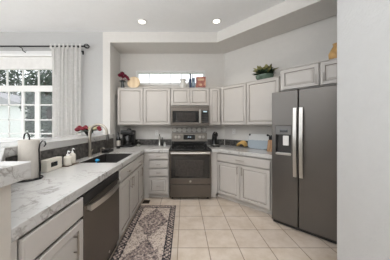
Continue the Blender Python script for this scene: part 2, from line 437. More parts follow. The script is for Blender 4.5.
def curtain(x0, x1, z0, z1, folds, y=3.19):
    b = B(); nx = folds*12; nz = 14; g = []
    for j in range(nz+1):
        v = j/nz; row = []
        for i in range(nx+1):
            u = i/nx
            amp = .016 + .018*v
            ph = 2*PI*folds*u + .5*math.sin(3*v+u*4)
            row.append(b.bm.verts.new(((u-.5)*(x1-x0) + .008*math.sin(ph*.5+v*3), amp*math.sin(ph)+.006*math.sin(2.3*ph+v*5), (z1-z0)*(1-v))))
        g.append(row)
    for j in range(nz):
        for i in range(nx): b.bm.faces.new((g[j][i], g[j][i+1], g[j+1][i+1], g[j+1][i]))
    return b.out('curtain_panel', SHEER, loc=((x0+x1)/2, y-.0, z0), angle=180)
c = curtain(-2.46, -1.90, .02, 2.795, 7)
ct = thing('curtain', 'sheer white linen curtain gathered at right end of rod', 'curtain', (-2.18, 3.19, .02))
c.parent = ct; c.location = (0, 0, 0)
tb = B()
for k in range(8):
    x = -.27+.54*k/7
    tb.poly([(x-.018, 2.74), (x+.018, 2.74), (x+.014, 2.83), (x-.014, 2.83)], -.030, -.022, plane='xz')
tb.out('tab', SHEER, ct, smooth=False)

# ------------------------------------------------------------------ outdoors
GRASS = plain('lawn', (.16, .24, .08), .95, vary=.3, scale=3)
struct(B().box(-30, 12, 3.95, 40, -.35, -.25).out('ground_lawn', GRASS), 'lawn outside the window', 'lawn')
LEAF = plain('tree_leaves', (.06, .09, .065), .7, vary=.5, scale=2)
BARK = plain('bark', (.10, .07, .05), .9, vary=.3)
STUCCO = plain('pale_stucco', (.80, .80, .80), .9, vary=.03)
ROOF = plain('roof_shingle', (.32, .31, .32), .9, vary=.2)
def tree(x, y, h, r, n, label):
    t = thing('tree', label, 'tree', (x, y, -.25), group='trees outside the dining window')
    b = B(); b.tube([(0, 0, 0), (.05, 0, h*.4), (0, .05, h*.8)], .12, 8, radii=[.14, .1, .04])
    for k in range(5):
        a = k*1.3; b.tube([(0, 0, h*(.3+.08*k)), (math.cos(a)*r*.7, math.sin(a)*r*.7, h*(.5+.09*k))], .04, 6, radii=[.045, .012])
    b.out('trunk', BARK, t)
    b = B(); rnd = random.Random(int(x*100))
    for k in range(n):
        while 1:
            p = Vector((rnd.uniform(-1, 1), rnd.uniform(-1, 1), rnd.uniform(-1, 1)))
            if p.length < 1 and noise.noise(p*2.4+Vector((x, 0, 0))) > -.12: break
        q = Vector((p.x*r, p.y*r, h*.6+p.z*h*.45))
        s = rnd.uniform(.06, .13)*max(1, r/1.5); m = Matrix.Rotation(rnd.uniform(0, 6), 3, Vector((rnd.uniform(-1, 1), rnd.uniform(-1, 1), rnd.uniform(-1, 1))).normalized())
        vs = [b.bm.verts.new(q+m@Vector(v)*s) for v in ((-1, 0, 0), (0, -.5, .1), (1, 0, 0), (0, .5, .1))]
        b.bm.faces.new(vs)
    b.out('foliage', LEAF, t, smooth=False)
tree(-6.3, 8.0, 4.0, 1.0, 3600, 'leafy green tree seen through right panes of dining window')
tree(-21, 21.2, 9.2, 3.1, 2800, 'tall distant tree seen through transom panes, above neighbouring house')
tree(-20, 28.2, 11.5, 3.5, 3000, 'tall green tree behind the nearer one outside dining window')
hs = thing('neighbour_house', 'pale neighbouring house seen through left panes of dining window', 'house', (-14.5, 12.6, -.25))
B().box(-3.5, 2.75, 0, 5, 0, 3.1).out('wall', STUCCO, hs, smooth=False)
B().poly([(-3.9, 3.1), (3.0, 3.1), (-.5, 4.3)], -.4, 5.3, plane='xz').out('roof', ROOF, hs, smooth=False)
B().poly(rect(-1.0, .6, 1.0, 2.2), -.05, 0, holes=[rect(-.9, .5, 1.1, 2.1)], plane='xz').out('window_frame', TRIM, hs, smooth=False)

# ------------------------------------------------------------------ countertops, bar, backsplash
outer = [(-.723, .7185), (-.723, 3.13), (-.274, 3.13), (-.274, 3.786), (-1.406, 3.786), (-1.406, 3.286), (-1.346, 3.286), (-1.346, 1.29), (-.832, .776)]
SK = (-1.225, -.785, 2.0, 2.68)
ctp = B().poly(outer, .855, .915, holes=[rect(*SK)]).out('countertop', MARBLE, bevel=.004, smooth=False)
tag(ctp, 'white veined quartz countertop running from sink side to left of range', 'countertop')
# right countertop
a = diag(1.205, .636); bb = diag(1.205, .004)
xe = 0.655
rc = [(.508, 3.13), (xe, 3.13), a, bb, (.895-.002, 3.786), (.508, 3.786)]
ctr = B().poly(rc, .855, .915).out('countertop', MARBLE, bevel=.004, smooth=False)
tag(ctr, 'white veined quartz countertop right of range, angled toward refrigerator', 'countertop')
# raised bar
barp = [(-.70, -.12), (-.70, .79), (-.84, .79), (-1.335, 1.285), (-1.335, 3.275), (-1.78, 3.275), (-1.78, 1.12), (-1.16, .50), (-1.16, -.12)]
bar = B().poly(barp, 1.11, 1.185).out('bar_top', MARBLE, bevel=.004, smooth=False)
tag(bar, 'white veined quartz raised bar top on the half wall', 'bar counter')

def tiles(b, x0, x1, z0, z1, y0, y1, n):
    for i in range(n):
        a0 = x0+(x1-x0)*i/n; a1 = x0+(x1-x0)*(i+1)/n
        b.box(a0+.0012, a1-.0012, y0, y1, z0, z1)
    b.box(x0, x1, y0+.002, y1, z0, z1-.001)
b = B(); tiles(b, 0, 1.98, 0, .188, -.008, -.001, 13)
o = b.out('backsplash', SLATE, loc=(-1.35, 1.30, .918), rot=PI/2, smooth=False)
tag(o, 'dark slate tile backsplash under the raised bar, behind sink', 'backsplash')
b = B(); tiles(b, 0, 1.13, 0, .125, -.010, -.001, 8)
o = b.out('backsplash', SLATE, loc=(-1.405, 3.79, .918), smooth=False)
tag(o, 'low dark slate backsplash strip left of range', 'backsplash')
b = B(); tiles(b, 0, .375, 0, .125, -.010, -.001, 3)
o = b.out('backsplash', SLATE, loc=(.512, 3.79, .918), smooth=False)
tag(o, 'short dark slate backsplash strip right of range, behind coffee machine', 'backsplash')
b = B(); tiles(b, 0.012, 1.2, 0, .125, -.010, -.001, 8)
o = b.out('backsplash', SLATE, loc=(.895, 3.79, .918), rot=-PI/4, smooth=False)
tag(o, 'low dark slate backsplash strip on angled wall behind cutting board', 'backsplash')

# ------------------------------------------------------------------ cabinets
def door_mesh(w_, h, t=.02, fr=.05, panel=True):
    """front in plane y=0 facing -y, from x 0..w, z 0..h; back at y=t"""
    bm = bmesh.new()
    rings = [(0, t), (0, .004), (.004, 0)]
    if panel: rings += [(fr, 0), (fr+.003, .010), (fr+.010, .011), (fr+.030, .003)]
    else: rings += [(.010, 0), (.014, -.001)]
    R = []
    for ins, d in rings:
        R.append([bm.verts.new((x, d, z)) for x, z in ((ins, ins), (w_-ins, ins), (w_-ins, h-ins), (ins, h-ins))])
    for A, C in zip(R, R[1:]):
        for k in range(4): bm.faces.new((A[k], A[(k+1) % 4], C[(k+1) % 4], C[k]))
    bm.faces.new(R[0][::-1]); bm.faces.new(R[-1])
    if panel:
        bm.faces.ensure_lookup_table()
        for k in range(12, 20): bm.faces[k].material_index = 1
    return bm
def door(name, parent, x, z, w_, h, panel=True, fr=.050, y=-.021):
    b = B(); b.bm.free(); b.bm = door_mesh(w_, h, fr=fr, panel=panel)
    o = b.out(name, CAB, parent, loc=(x, y, z), smooth=False)
    if panel: o.data.materials.append(GLAZE)
    return o
GLAZE = plain('brown_glaze', (.31, .28, .25), .5, vary=.1)
def pull(parent, x, z, L=.13, vertical=True, mat=None):
    """bar pull centred at (x,z) on a door's local frame"""
    b = B(); h = L/2
    if vertical:
        b.tube([(x, -.03, z-h), (x, -.03, z+h)], .0055, 8)
        for s in (-1, 1): b.tube([(x, -.03, z+s*h*.72), (x, .001, z+s*h*.72)], .0045, 8)
    else:
        b.tube([(x-h, -.03, z), (x+h, -.03, z)], .0055, 8)
        for s in (-1, 1): b.tube([(x+s*h*.72, -.03, z), (x+s*h*.72, .001, z)], .0045, 8)
    return b.out('handle', mat or NICKEL, parent)
def small_pull(parent, x, z):
    b = B().tube([(x-.035, -.022, z), (x-.02, -.028, z), (x+.02, -.028, z), (x+.035, -.022, z)], .006, 8)
    for s in (-1, 1): b.tube([(x+s*.03, -.024, z), (x+s*.03, .001, z)], .0045, 8)
    return b.out('handle', NICKEL, parent)

BT = .853
# --- left run, near cabinet (corner beside half wall)
t = thing('base_cabinet', 'greige base cabinet at near left, between half wall and dishwasher', 'cabinet', (-.743, .72, 0), PI/2)
B().poly([(0, 0.0), (.046, 0), (.046, .02), (.505, .02), (.505, .54), (.08, .11), (.06, .08)], .0, BT).out('cabinet_body', CAB, t, smooth=False)
d = door('drawer_front', t, .05, .700, .465, .135, panel=False)
d = door('door', t, .05, .07, .465, .608); pull(d, .36, .496, .138)
# --- sink base
t = thing('base_cabinet', 'greige sink base cabinet right of dishwasher, under the black sink', 'cabinet', (-.743, 1.93, 0), PI/2)
W_ = 1.235
B().box(0, .02, 0, .58, .0, BT).box(W_-.02, W_, 0, .58, 0, BT).box(.02, W_-.02, .02, .04, 0, BT).box(.02, W_-.02, .56, .58, 0, BT).box(.02, W_-.02, .02, .56, .08, .1).out('cabinet_body', CAB, t, smooth=False)
d = door('drawer_front', t, .015, .695, .555, .138, panel=False); small_pull(d, .27, .065)
d = door('drawer_front', t, .585, .695, .58, .138, panel=False); small_pull(d, .26, .065)
for x, ww, hx in ((.015, .395, .36), (.422, .455, .028), (.889, .276, .035)):
    d = door('door', t, x, .07, ww, .608); pull(d, hx, .51, .14)
# --- corner drawers left of range
t = thing('base_cabinet', 'greige four drawer base cabinet immediately left of range', 'cabinet', (-.740, 3.17, 0))
B().box(0.003, .464, .02, .60, .085, BT).box(0.003, .092, .001, .02, .0, BT).box(.453, .464, .001, .02, .0, BT).out('cabinet_body', CAB, t, smooth=False)
B().box(0.0, .464, .06, .08, 0, .083).out('toe_kick', CAB, t, smooth=False)
for z, h in ((.728, .118), (.572, .130), (.420, .126)):
    d = door('drawer', t, .097, z, .352, h, panel=False); small_pull(d, .1775, h/2)
d = door('drawer', t, .097, .095, .352, .302, fr=.045); small_pull(d, .1775, .151)
# --- narrow filler cabinet right of range + angled base
t = thing('base_cabinet', 'greige angled base cabinet with two doors between range and refrigerator', 'cabinet', (*diag(.0, .60), 0), -PI/4)
off = .60
# face runs from t0 (where it meets the filler) to t1
t0 = diag_t(217.2, off); t1 = 1.17
B().poly([(t0, .02), (t1, .02), (t1, .59), (t0+.28, .59), (t0+.0, .2)], .09, BT).out('cabinet_body', CAB, t, smooth=False)
B().box(t0-.02, t1, .055, .075, 0, .088).out('toe_kick', CAB, t, smooth=False)
ww = t1-.025-t0
d = door('drawer_front', t, t0+.005, .695, ww, .138, panel=False); pull(d, ww/2, .07, .15, False)
tm = diag_t(240.4, off)
d = door('door', t, t0+.005, .10, tm-t0-.010, .578); pull(d, tm-t0-.045, .49, .14)
d = door('door', t, tm+.004, .10, t0+ww-tm, .578); pull(d, .04, .49, .14)
# narrow filler stile cabinet
x1 = solve(217.2, 4.685-off/R2)[0]
t = thing('filler_panel', 'narrow greige filler stile against the right side of range', 'cabinet panel', (.505, 3.17, 0))
B().box(0, x1-.505-.016, .0, .06, .09, BT).out('panel', CAB, t, smooth=False)
B().box(0, x1-.505-.02, .05, .07, .0, .088).out('toe_kick', CAB, t, smooth=False)

# --- uppers
UB, UT = 1.352, 2.100
def upper(label, loc, rot, width, doors, z0=UB, z1=UT, depth=.328, fr=.06, crown=True, pz=.11):
    fr = .044
    t = thing('upper_cabinet', label, 'cabinet', (loc[0], loc[1], z0), rot)
    H = z1-z0
    B().box(0, width, .012, depth, 0, H).box(0, .006, 0, .011, 0, H).box(width-.006, width, 0, .011, 0, H).out('cabinet_body', CAB, t, smooth=False)
    if crown: B().box(0, width, -.026, -.001, H-.008, H+.004).out('top_moulding', CAB, t, smooth=False, bevel=.003)
    for x, ww, hx in doors:
        d = door('door', t, x, .012, ww, H-.022, fr=min(fr, ww*.28))
        if hx is not None: pull(d, hx, pz, .11, mat=SATIN)
    return t
FY = 3.46
upper('greige upper cabinet nearest the short left wall, above the black appliance', (-1.338, FY), 0, .522, [(.008, .506, .475)])
upper('greige full height upper cabinet directly left of microwave', (-.815, FY), 0, .545, [(.008, .529, .035)])
upper('short two door greige cabinet above microwave', (-.268, FY), 0, .772, [(.008, .372, .345), (.390, .374, .03)], z0=1.737)
upper('narrow greige upper cabinet right of microwave', (.507, FY), 0, .228, [(.008, .205, .18)])
o_ = .33
s0 = .118
upper('wide angled greige upper cabinet with two doors, green plant on top', (*diag(s0+.01, o_), 0)[:2], -PI/4, 1.075, [(.012, .512, .48), (.536, .53, .035)], z1=2.118)
s1 = diag_t(280.6, .60)
upper('greige two door cabinet above refrigerator', diag(s1, .60), -PI/4, .92, [(.01, .425, .395), (.45, .455, .03)], z0=1.835, z1=2.135, depth=.59, pz=.09, fr=.05)

# ------------------------------------------------------------------ range
t = thing('range', 'slate stainless freestanding electric range with black glass cooktop', 'stove', (-.265, 3.105, 0))
W_ = .758
B().box(0.0, W_, .045, .665, .03, .895).out('range_body', DARKPL, t, bevel=.004)
B().box(-.002, W_+.002, .012, .60, .897, .918).out('cooktop', BLACKG, t, bevel=.006)
ct_ = B()
for cx, cy, r in ((.19, .18, .11), (.57, .18, .09), (.19, .44, .075), (.57, .44, .10), (.38, .44, .05)):
    ct_.tube([(cx+r*math.cos(a), cy+r*math.sin(a), .9185) for a in [2*PI*i/32 for i in range(32)]], .0012, 4, closed=True)
ct_.out('burner_ring', DARKPL, t)
B().box(0.0, W_, .595, .655, .897, 1.0).out('backguard', BLACKG, t, bevel=.004)
cpn = B().box(.0, W_, .575, .66, 1.002, 1.185).out('control_panel', PANEL, t, bevel=.008)
B().box(.255, .50, .568, .576, 1.045, 1.145).out('display', BLACKG, cpn, bevel=.002)
AMB = emit('clock_digits', (.75, .9, 1.0), .35)
dg = B()
for k, x in enumerate((.345, .362, .386, .403)):
    for seg in (((0, 0), (.010, 0)), ((0, .010), (.010, .010)), ((0, .02), (.010, .02)), ((0, 0), (0, .02)), ((.010, 0), (.010, .02))):
        (a0, b0), (a1, b1) = seg
        dg.box(x+a0-.001, x+a1+.001, .5665, .568, 1.09+b0-.001, 1.09+b1+.001)
dg.out('clock_display', AMB, cpn, smooth=False)
for x in (.085, .155, .605, .675):
    k = B().lathe([(0, -.03), (.022, -.03), (.025, -.006), (.03, -.002), (.03, .004), (0, .004)], (x, .57, 1.10), 20, 'y')
    k.box(x-.003, x+.003, .532, .545, 1.082, 1.118).out('knob', SILVER, cpn)
dr = B().poly(rect(.004, W_-.004, .285, .882), .0, .04, holes=[rect(.03, W_-.03, .392, .815)], plane='xz').out('oven_door', STEEL, t, smooth=False, bevel=.003)
B().box(.03, W_-.03, .004, .03, .392, .815).out('door_glass', BLACKG, dr, smooth=False)
B().box(.11, W_-.14, .002, .0045, .43, .72).out('oven_window', OVENG, dr, smooth=False)
hd = B().tube([(.03, -.045, .852), (W_-.03, -.045, .852)], .016, 12)
for x in (.05, W_-.05): hd.box(x-.014, x+.014, -.045, .004, .842, .862)
hd.out('handle', SILVER, dr)
LOGO = B().lathe([(0, -.004), (.018, -.004), (.02, -.001), (.02, .001), (0, .001)], (W_/2, 0, .338), 24, 'y')
LOGO.out('emblem', SILVER, dr)
lg = B(); ring = [(W_/2+.014*math.cos(a), -.0045, .338+.014*math.sin(a)) for a in [2*PI*i/24 for i in range(24)]]
lg.tube(ring, .0012, 5, closed=True); lg.tube([(W_/2-.007+.004*math.cos(a), -.0045, .338+.006*math.sin(a)) for a in [.6+i*.6 for i in range(9)]], .001, 5)
lg.tube([(W_/2+.008, -.0045, .344), (W_/2+.002, -.0045, .344), (W_/2+.002, -.0045, .332), (W_/2+.008, -.0045, .332)], .001, 5)
lg.out('emblem_lettering', DARKPL, dr)
B().box(.004, W_-.004, .004, .043, .045, .272).out('storage_drawer', STEEL, t, bevel=.003, smooth=False)
for x, y in ((.05, .08), (W_-.05, .08), (.05, .6), (W_-.05, .6)):
    B().lathe([(0, 0), (.018, 0), (.018, .03), (0, .03)], (x, y, 0), 14).out('foot', BLACK, t)

# ------------------------------------------------------------------ microwave
t = thing('microwave', 'slate stainless over-the-range microwave with black glass door', 'microwave', (-.263, 3.385, 1.346))
H = .381
B().box(0, .762, .03, .400, .0, H).out('microwave_body', STEEL, t, bevel=.003, smooth=False)
md = B().poly(rect(.002, .60, .002, H-.002), 0, .03, holes=[rect(.035, .555, .062, .285)], plane='xz').out('door', STEEL, t, smooth=False, bevel=.002)
B().box(.035, .555, .004, .02, .062, .285).out('door_window', BLACKG, md, smooth=False)
B().box(.11, .49, .0015, .0045, .09, .255).out('window_screen', OVENG, md, smooth=False)
h_ = B().tube([(.576, -.035, .05), (.576, -.035, .31)], .013, 10)
for z in (.075, .285): h_.box(.570, .582, -.035, .002, z-.01, z+.01)
h_.out('handle', SILVER, md)
cp = B().poly(rect(.602, .760, .002, H-.002), 0, .03, holes=[rect(.612, .742, .055, .295)], plane='xz').out('control_frame', STEEL, t, smooth=False, bevel=.002)
B().box(.612, .742, .003, .02, .055, .295).out('keypad', BLACKG, cp, smooth=False)
for r in range(5):
    for q in range(3): B().box(.624+q*.038, .650+q*.038, .0015, .003, .075+r*.035, .090+r*.035).out('button', DARKPL, cp, smooth=False)
B().box(.64, .715, .0015, .003, .262, .285).out('clock_display', emit('microwave_clock', (.6, .8, .9), .12), cp, smooth=False)
v = B()
for i in range(14): v.box(.03+i*.05, .07+i*.05, -.0015, .001, H-.03, H-.022)
v.out('vent_slot', BLACK, t, smooth=False)

# decorative tile row behind range
MEDW = plain('medallion_white', (.74, .73, .70), .35)
GREIGE = plain('medallion_ground', (.38, .35, .32), .4)
t = thing('decorative_tile_row', 'row of seven round white medallion tiles under the microwave', 'tiles', (-.265, 3.79, 1.195))
for i in range(7):
    x = .056+i*.108
    p_ = B().box(x-.053, x+.053, -.012, -.001, 0.0, .106).out('tile', GREIGE, t, smooth=False)
    m_ = B().lathe([(.028, -.016), (.034, -.020), (.046, -.020), (.050, -.014), (.050, -.011), (.028, -.011)], (x, 0, .053), 24, 'y')
    m_.lathe([(0, -.016), (.007, -.016), (.009, -.0145), (0, -.0145)], (x, 0, .053), 12, 'y')
    m_.out('medallion', MEDW, p_)
    B().lathe([(0, -.0143), (.0275, -.0143), (.0275, -.0122), (0, -.0122)], (x, 0, .053), 24, 'y').out('medallion_centre', DARKPL, p_)

# ------------------------------------------------------------------ dishwasher
t = thing('dishwasher', 'slate stainless dishwasher with bar handle under left countertop', 'dishwasher', (-.743, 1.228, 0), PI/2)
W_ = .699
B().box(.002, W_-.002, .01, .53, .0, BT-.004).out('dishwasher_body', BLACK, t, smooth=False)
dd = B().box(.012, W_-.012, -.022, .008, .085, .765).out('door', STEEL, t, bevel=.004, smooth=False)
B().box(.012, W_-.012, -.018, .008, .768, .842).out('control_strip', BLACK, t, bevel=.004, smooth=False)
hp = [(.05+(W_-.10)*i/12, -.045-.030*math.sin(PI*i/12), .735+.0*i) for i in range(13)]
hb = B()
for i in range(12):
    (xa, ya, za), (xb, yb, zb) = hp[i], hp[i+1]
    r = [hb.bm.verts.new(q) for q in ((xa, ya-.010, za-.022), (xa, ya-.010, za+.022), (xa, ya+.004, za+.022), (xa, ya+.004, za-.022),
                                      (xb, yb-.010, zb-.022), (xb, yb-.010, zb+.022), (xb, yb+.004, zb+.022), (xb, yb+.004, zb-.022))]
    for f in ((0, 1, 5, 4), (1, 2, 6, 5), (2, 3, 7, 6), (3, 0, 4, 7)): hb.bm.faces.new([r[k] for k in f])
    if i == 0: hb.bm.faces.new([r[k] for k in (3, 2, 1, 0)])
    if i == 11: hb.bm.faces.new([r[k] for k in (4, 5, 6, 7)])
bmesh.ops.remove_doubles(hb.bm, verts=hb.bm.verts[:], dist=1e-5)
for x in (.06, W_-.06): hb.box(x-.012, x+.012, -.05, -.020, .72, .75)
hb.out('handle', SILVER, dd)
B().lathe([(0, -.0245), (.012, -.0245), (.012, -.022), (0, -.022)], (W_*.62, 0, .13), 16, 'y').out('emblem', SILVER, dd)

# ------------------------------------------------------------------ fridge
FO = .76
fx, fy = solve(271.8, 4.685-FO/R2)
t = thing('refrigerator', 'slate stainless side by side refrigerator with door ice dispenser', 'refrigerator', (fx, fy, 0), -PI/4)
W_ = .91; FH = 1.80
sx_ = diag_t(298.3, FO)-diag_t(271.8, FO)
B().box(.004, W_-.004, .075, .74, .03, FH-.015).out('fridge_body', DARKPL, t, bevel=.004, smooth=False)
B().box(.01, W_-.01, .03, .075, .012, .05).out('kick_grille', BLACK, t, smooth=False)
for x, y in ((.06, .10), (W_-.06, .10), (.06, .68), (W_-.06, .68)):
    B().lathe([(0, 0), (.02, 0), (.02, .032), (0, .032)], (x, y, 0), 12).out('foot', BLACK, t)
xd0 = diag_t(275.6, FO)-diag_t(271.8, FO); xd1 = diag_t(291, FO)-diag_t(271.8, FO)
ZD0, ZD1 = .955, 1.342
fd = B().poly(rect(.0, sx_-.005, .055, FH), 0, .07, holes=[rect(xd0, xd1, ZD0, ZD1)], plane='xz').out('freezer_door', FSTEEL, t, bevel=.006, smooth=False)
B().box(sx_+.005, W_, 0, .07, .055, FH).out('fridge_door', FSTEEL, t, bevel=.006, smooth=False)
ds = B().box(xd0+.001, xd1-.001, .003, .065, ZD1-.115, ZD1-.001).out('dispenser_panel', plain('dispenser_grey', (.17, .165, .16), .35, .5), t, smooth=False)
B().box(xd0+.05, xd1-.04, .0, .004, ZD1-.085, ZD1-.05).out('display', BLACKG, ds, smooth=False)
B().box(xd0+.001, xd1-.001, .055, .068, ZD0+.03, ZD1-.116).box(xd0+.001, xd0+.006, .004, .055, ZD0+.03, ZD1-.116).box(xd1-.006, xd1-.001, .004, .055, ZD0+.03, ZD1-.116).out('dispenser_recess', DARKPL, t, smooth=False)
B().box(xd0+.085, xd0+.155, .012, .03, ZD1-.26, ZD1-.13).out('paddle', WHITEP, t, bevel=.006, smooth=False)
B().box(xd0+.001, xd1-.001, -.006, .055, ZD0, ZD0+.028).out('drip_tray', SILVER, t, bevel=.004, smooth=False)
for nm, px, w2 in (('handle', 294.6, .036), ('handle', 300.8, .036)):
    xh = diag_t(px, FO+.05)-diag_t(271.8, FO)
    hb = B(); n = 12
    pts = [(.70+.87*i/n, -.035-.020*math.sin(PI*i/n)) for i in range(n+1)]
    for i in range(n):
        (za, ya), (zb, yb) = pts[i], pts[i+1]
        r = [hb.bm.verts.new(q) for q in ((xh-w2/2, ya-.012, za), (xh+w2/2, ya-.012, za), (xh+w2/2, ya+.003, za), (xh-w2/2, ya+.003, za),
                                          (xh-w2/2, yb-.012, zb), (xh+w2/2, yb-.012, zb), (xh+w2/2, yb+.003, zb), (xh-w2/2, yb+.003, zb))]
        for f in ((0, 1, 5, 4), (1, 2, 6, 5), (2, 3, 7, 6), (3, 0, 4, 7)): hb.bm.faces.new([r[k] for k in f])
        if i == 0: hb.bm.faces.new([r[k] for k in (3, 2, 1, 0)])
        if i == n-1: hb.bm.faces.new([r[k] for k in (4, 5, 6, 7)])
    bmesh.ops.remove_doubles(hb.bm, verts=hb.bm.verts[:], dist=1e-5)
    for z in (.72, 1.55): hb.box(xh-.012, xh+.012, -.036, .002, z-.015, z+.015)
    hb.out(nm, SILVER, fd if px < 298 else t)

# ------------------------------------------------------------------ sink, faucet
t = thing('sink', 'black composite undermount kitchen sink set in left countertop', 'sink', ((SK[0]+SK[1])/2, (SK[2]+SK[3])/2, .66))
hx, hy = (SK[1]-SK[0])/2, (SK[3]-SK[2])/2
b = B()
prev = None
for ins, z in ((0.001, .252), (0.002, .20), (0.003, .16), (.012, .02), (.035, .0)):
    ring = [b.bm.verts.new((sx2*(hx-ins), sy2*(hy-ins), z)) for sx2, sy2 in ((-1, -1), (1, -1), (1, 1), (-1, 1))]
    if prev:
        for k in range(4): b.bm.faces.new((prev[k], prev[(k+1) % 4], ring[(k+1) % 4], ring[k]))
    prev = ring
b.bm.faces.new(prev)
SOFF = -1
s_ = b.out('basin', SINKM, t, smooth=False)
sm_ = s_.modifiers.new('solid', 'SOLIDIFY'); sm_.thickness = .004; sm_.offset = SOFF
B().lathe([(0, .004), (.02, .004), (.045, .008), (.045, .001), (0, .001)], (0, 0, 0), 20).out('drain', NICKEL, t)
FAU = plain('faucet_steel', (.46, .42, .36), .33, 1.0)
t = thing('faucet', 'tall gooseneck brushed steel pull-down kitchen faucet', 'faucet', (-1.275, 2.33, .9155))
B().lathe([(0, 0), (.030, 0), (.030, .006), (.022, .012), (.019, .10), (.0, .10)], (0, 0, 0), 20).out('base', FAU, t)
pts = [(0, 0, .09), (0, 0, .2), (0, 0, .33)] + [(.115-.115*math.cos(a), 0, .33+.115*math.sin(a)) for a in [PI*i/12 for i in range(1, 12)]] + [(.232, 0, .31)]
B().tube(pts, .0175, 12).out('spout', FAU, t)
B().tube([(.232, 0, .31), (.238, 0, .27), (.242, 0, .235)], .018, 12, radii=[.0165, .020, .021]).out('spray_head', plain('spray_head_dark', (.10, .095, .09), .35, .8), t)
B().tube([(0, .018, .06), (0, .04, .07), (0, .075, .10)], .007, 8).out('lever', FAU, t)

t = thing('soap_pump', 'slim steel soap pump beside faucet at the sink', 'soap dispenser', (-1.265, 2.62, .9155))
B().lathe([(0, 0), (.02, 0), (.02, .006), (.009, .012), (.008, .07), (0, .07)], n=16).out('base', FAU, t)
B().tube([(0, 0, .065), (0, 0, .085), (.03, 0, .09), (.06, 0, .082)], .006, 8).out('nozzle', FAU, t)

# black scrub caddy behind sink
t = thing('sink_caddy', 'flat black sink caddy holding a scrubber beside soap pump', 'sink caddy', (-1.24, 2.80, .9155))
B().poly(rect(-.05, .05, -.11, .11), 0, .006).poly(rect(-.05, .05, -.11, .11), .006, .035, holes=[rect(-.045, .045, -.105, .105)]).out('tray', BLACK, t, bevel=.002, smooth=False)
B().ball((0, .02, .04), .038, .05, .022).out('scrubber', DARKPL, t)

# blue scrubber inside sink
t = thing('dish_brush', 'small bright blue dish brush at the sink front edge', 'brush', (-1.03, 2.045, .664))
BLUE = plain('blue_plastic', (.03, .30, .55), .4)
B().tube([(0, 0, .006), (.0, -.012, .12), (.0, -.022, .255)], .009, 8).out('brush_handle', BLUE, t)
B().ball((0, -.0, .27), .026, .022, .016).out('brush_head', BLUE, t)

# ------------------------------------------------------------------ left counter items
t = thing('paper_towel_holder', 'black wire paper towel holder with curled arm at near left', 'paper towel holder', (-1.245, 1.385, .9155))
b = B().tube([(.085*math.cos(a), .085*math.sin(a), .007) for a in [2*PI*i/28 for i in range(28)]], .005, 6, closed=True)
b.tube([(-.085, 0, .007), (.085, 0, .007)], .005, 6).tube([(0, -.085, .007), (0, .085, .007)], .005, 6)
for a in (0, 2.1, 4.2): b.ball((.085*math.cos(a), .085*math.sin(a), .010), .010)
b.out('base', IRON, t)
b = B().tube([(0, 0, .01), (0, 0, .335)]+[(.0-.022+.022*math.cos(a), 0, .335+.038*math.sin(a)) for a in [PI*i/8 for i in range(1, 9)]]+[(-.044, 0, .322)], .005, 8)
b.out('post', IRON, t)
b = B().tube([(.085, 0, .01), (.082, 0, .12), (.078, 0, .24), (.085, 0, .285), (.105, 0, .31), (.125, 0, .305), (.132, 0, .28), (.118, 0, .265)], .005, 8)
b.out('arm', IRON, t)
t2 = thing('paper_towel_roll', 'white paper towel roll on black wire holder', 'paper towels', (-1.245, 1.385, .9285))
B().lathe([(.02, 0), (.066, 0), (.068, .004), (.068, .302), (.066, .306), (.02, .306), (.02, 0)], n=32).out('roll', PAPER, t2)
B().lathe([(.0135, .001), (.0195, .001), (.0195, .305), (.0135, .305), (.0135, .001)], n=20).out('core', plain('cardboard', (.45, .34, .23), .9), t2)

t = thing('table_clock', 'cream block clock with small dark display against slate backsplash', 'clock', (-1.285, 1.575, .9155), PI/2)
B().poly(rect(0, .20, 0, .115), -.03, .03, holes=[rect(.055, .145, .035, .08)], plane='xz').out('clock_case', CREAM, t, bevel=.008)
B().box(.055, .145, -.022, .02, .035, .08).out('display', BLACKG, t, smooth=False)
bs = thing('soap_tray', 'small dark tray under the two soap bottles', 'tray', (-1.255, 1.895, .9155), PI/2)
B().box(-.095, .095, -.045, .045, 0, .008).out('tray', plain('walnut', (.10, .06, .035), .5), bs, bevel=.003)
def pump_bottle(loc, r, h, m, label):
    t = thing('soap_bottle', label, 'soap bottle', loc)
    B().lathe([(0, 0), (r*.96, 0), (r, .006), (r, h*.82), (r*.8, h*.93), (r*.35, h), (0, h)], n=24).out('bottle', m, t)
    B().lathe([(0, h), (r*.38, h), (r*.38, h+.015), (.005, h+.018), (.005, h+.045), (0, h+.045)], n=14).out('collar', WHITEP, t)
    B().tube([(0, 0, h+.045), (.012, -.01, h+.05), (.035, -.02, h+.043)], .006, 8).out('pump', WHITEP, t)
pump_bottle((-1.25, 1.85, .9245), .040, .100, CREAM, 'stout cream pump soap bottle nearer the block clock')
pump_bottle((-1.262, 1.945, .9245), .032, .115, CREAM, 'slimmer cream pump soap bottle nearer the faucet')

# flower arrangement on the bar
t = thing('flower_arrangement', 'dark bowl of red and cream flowers on the raised bar', 'flowers', (-1.525, 2.75, 1.186))
FRED = plain('red_petals', (.24, .015, .03), .6, vary=.3, scale=40)
FCR = plain('cream_petals', (.62, .58, .36), .6, vary=.2, scale=40)
LG = plain('leaf_dark_green', (.03, .07, .03), .5, vary=.3)
B().lathe([(0, 0), (.035, 0), (.03, .01), (.05, .035), (.075, .07), (.070, .07), (.04, .035), (0, .03)], n=24).out('bowl', BLACKG, t)
def blossom(b, c, r, rnd, n=14):
    c = Vector(c)
    for k in range(n):
        a = k*2.4; e = .2+1.2*k/n; d = Vector((math.cos(a)*math.cos(e), math.sin(a)*math.cos(e), math.sin(e)))
        sd = d.cross(Vector((0, 0, 1))).normalized(); up = sd.cross(d)
        tip = c+d*r; vs = [c, c+d*r*.55+sd*r*.42, tip+up*r*.12, c+d*r*.55-sd*r*.42]
        b.bm.faces.new([b.bm.verts.new(v) for v in vs])
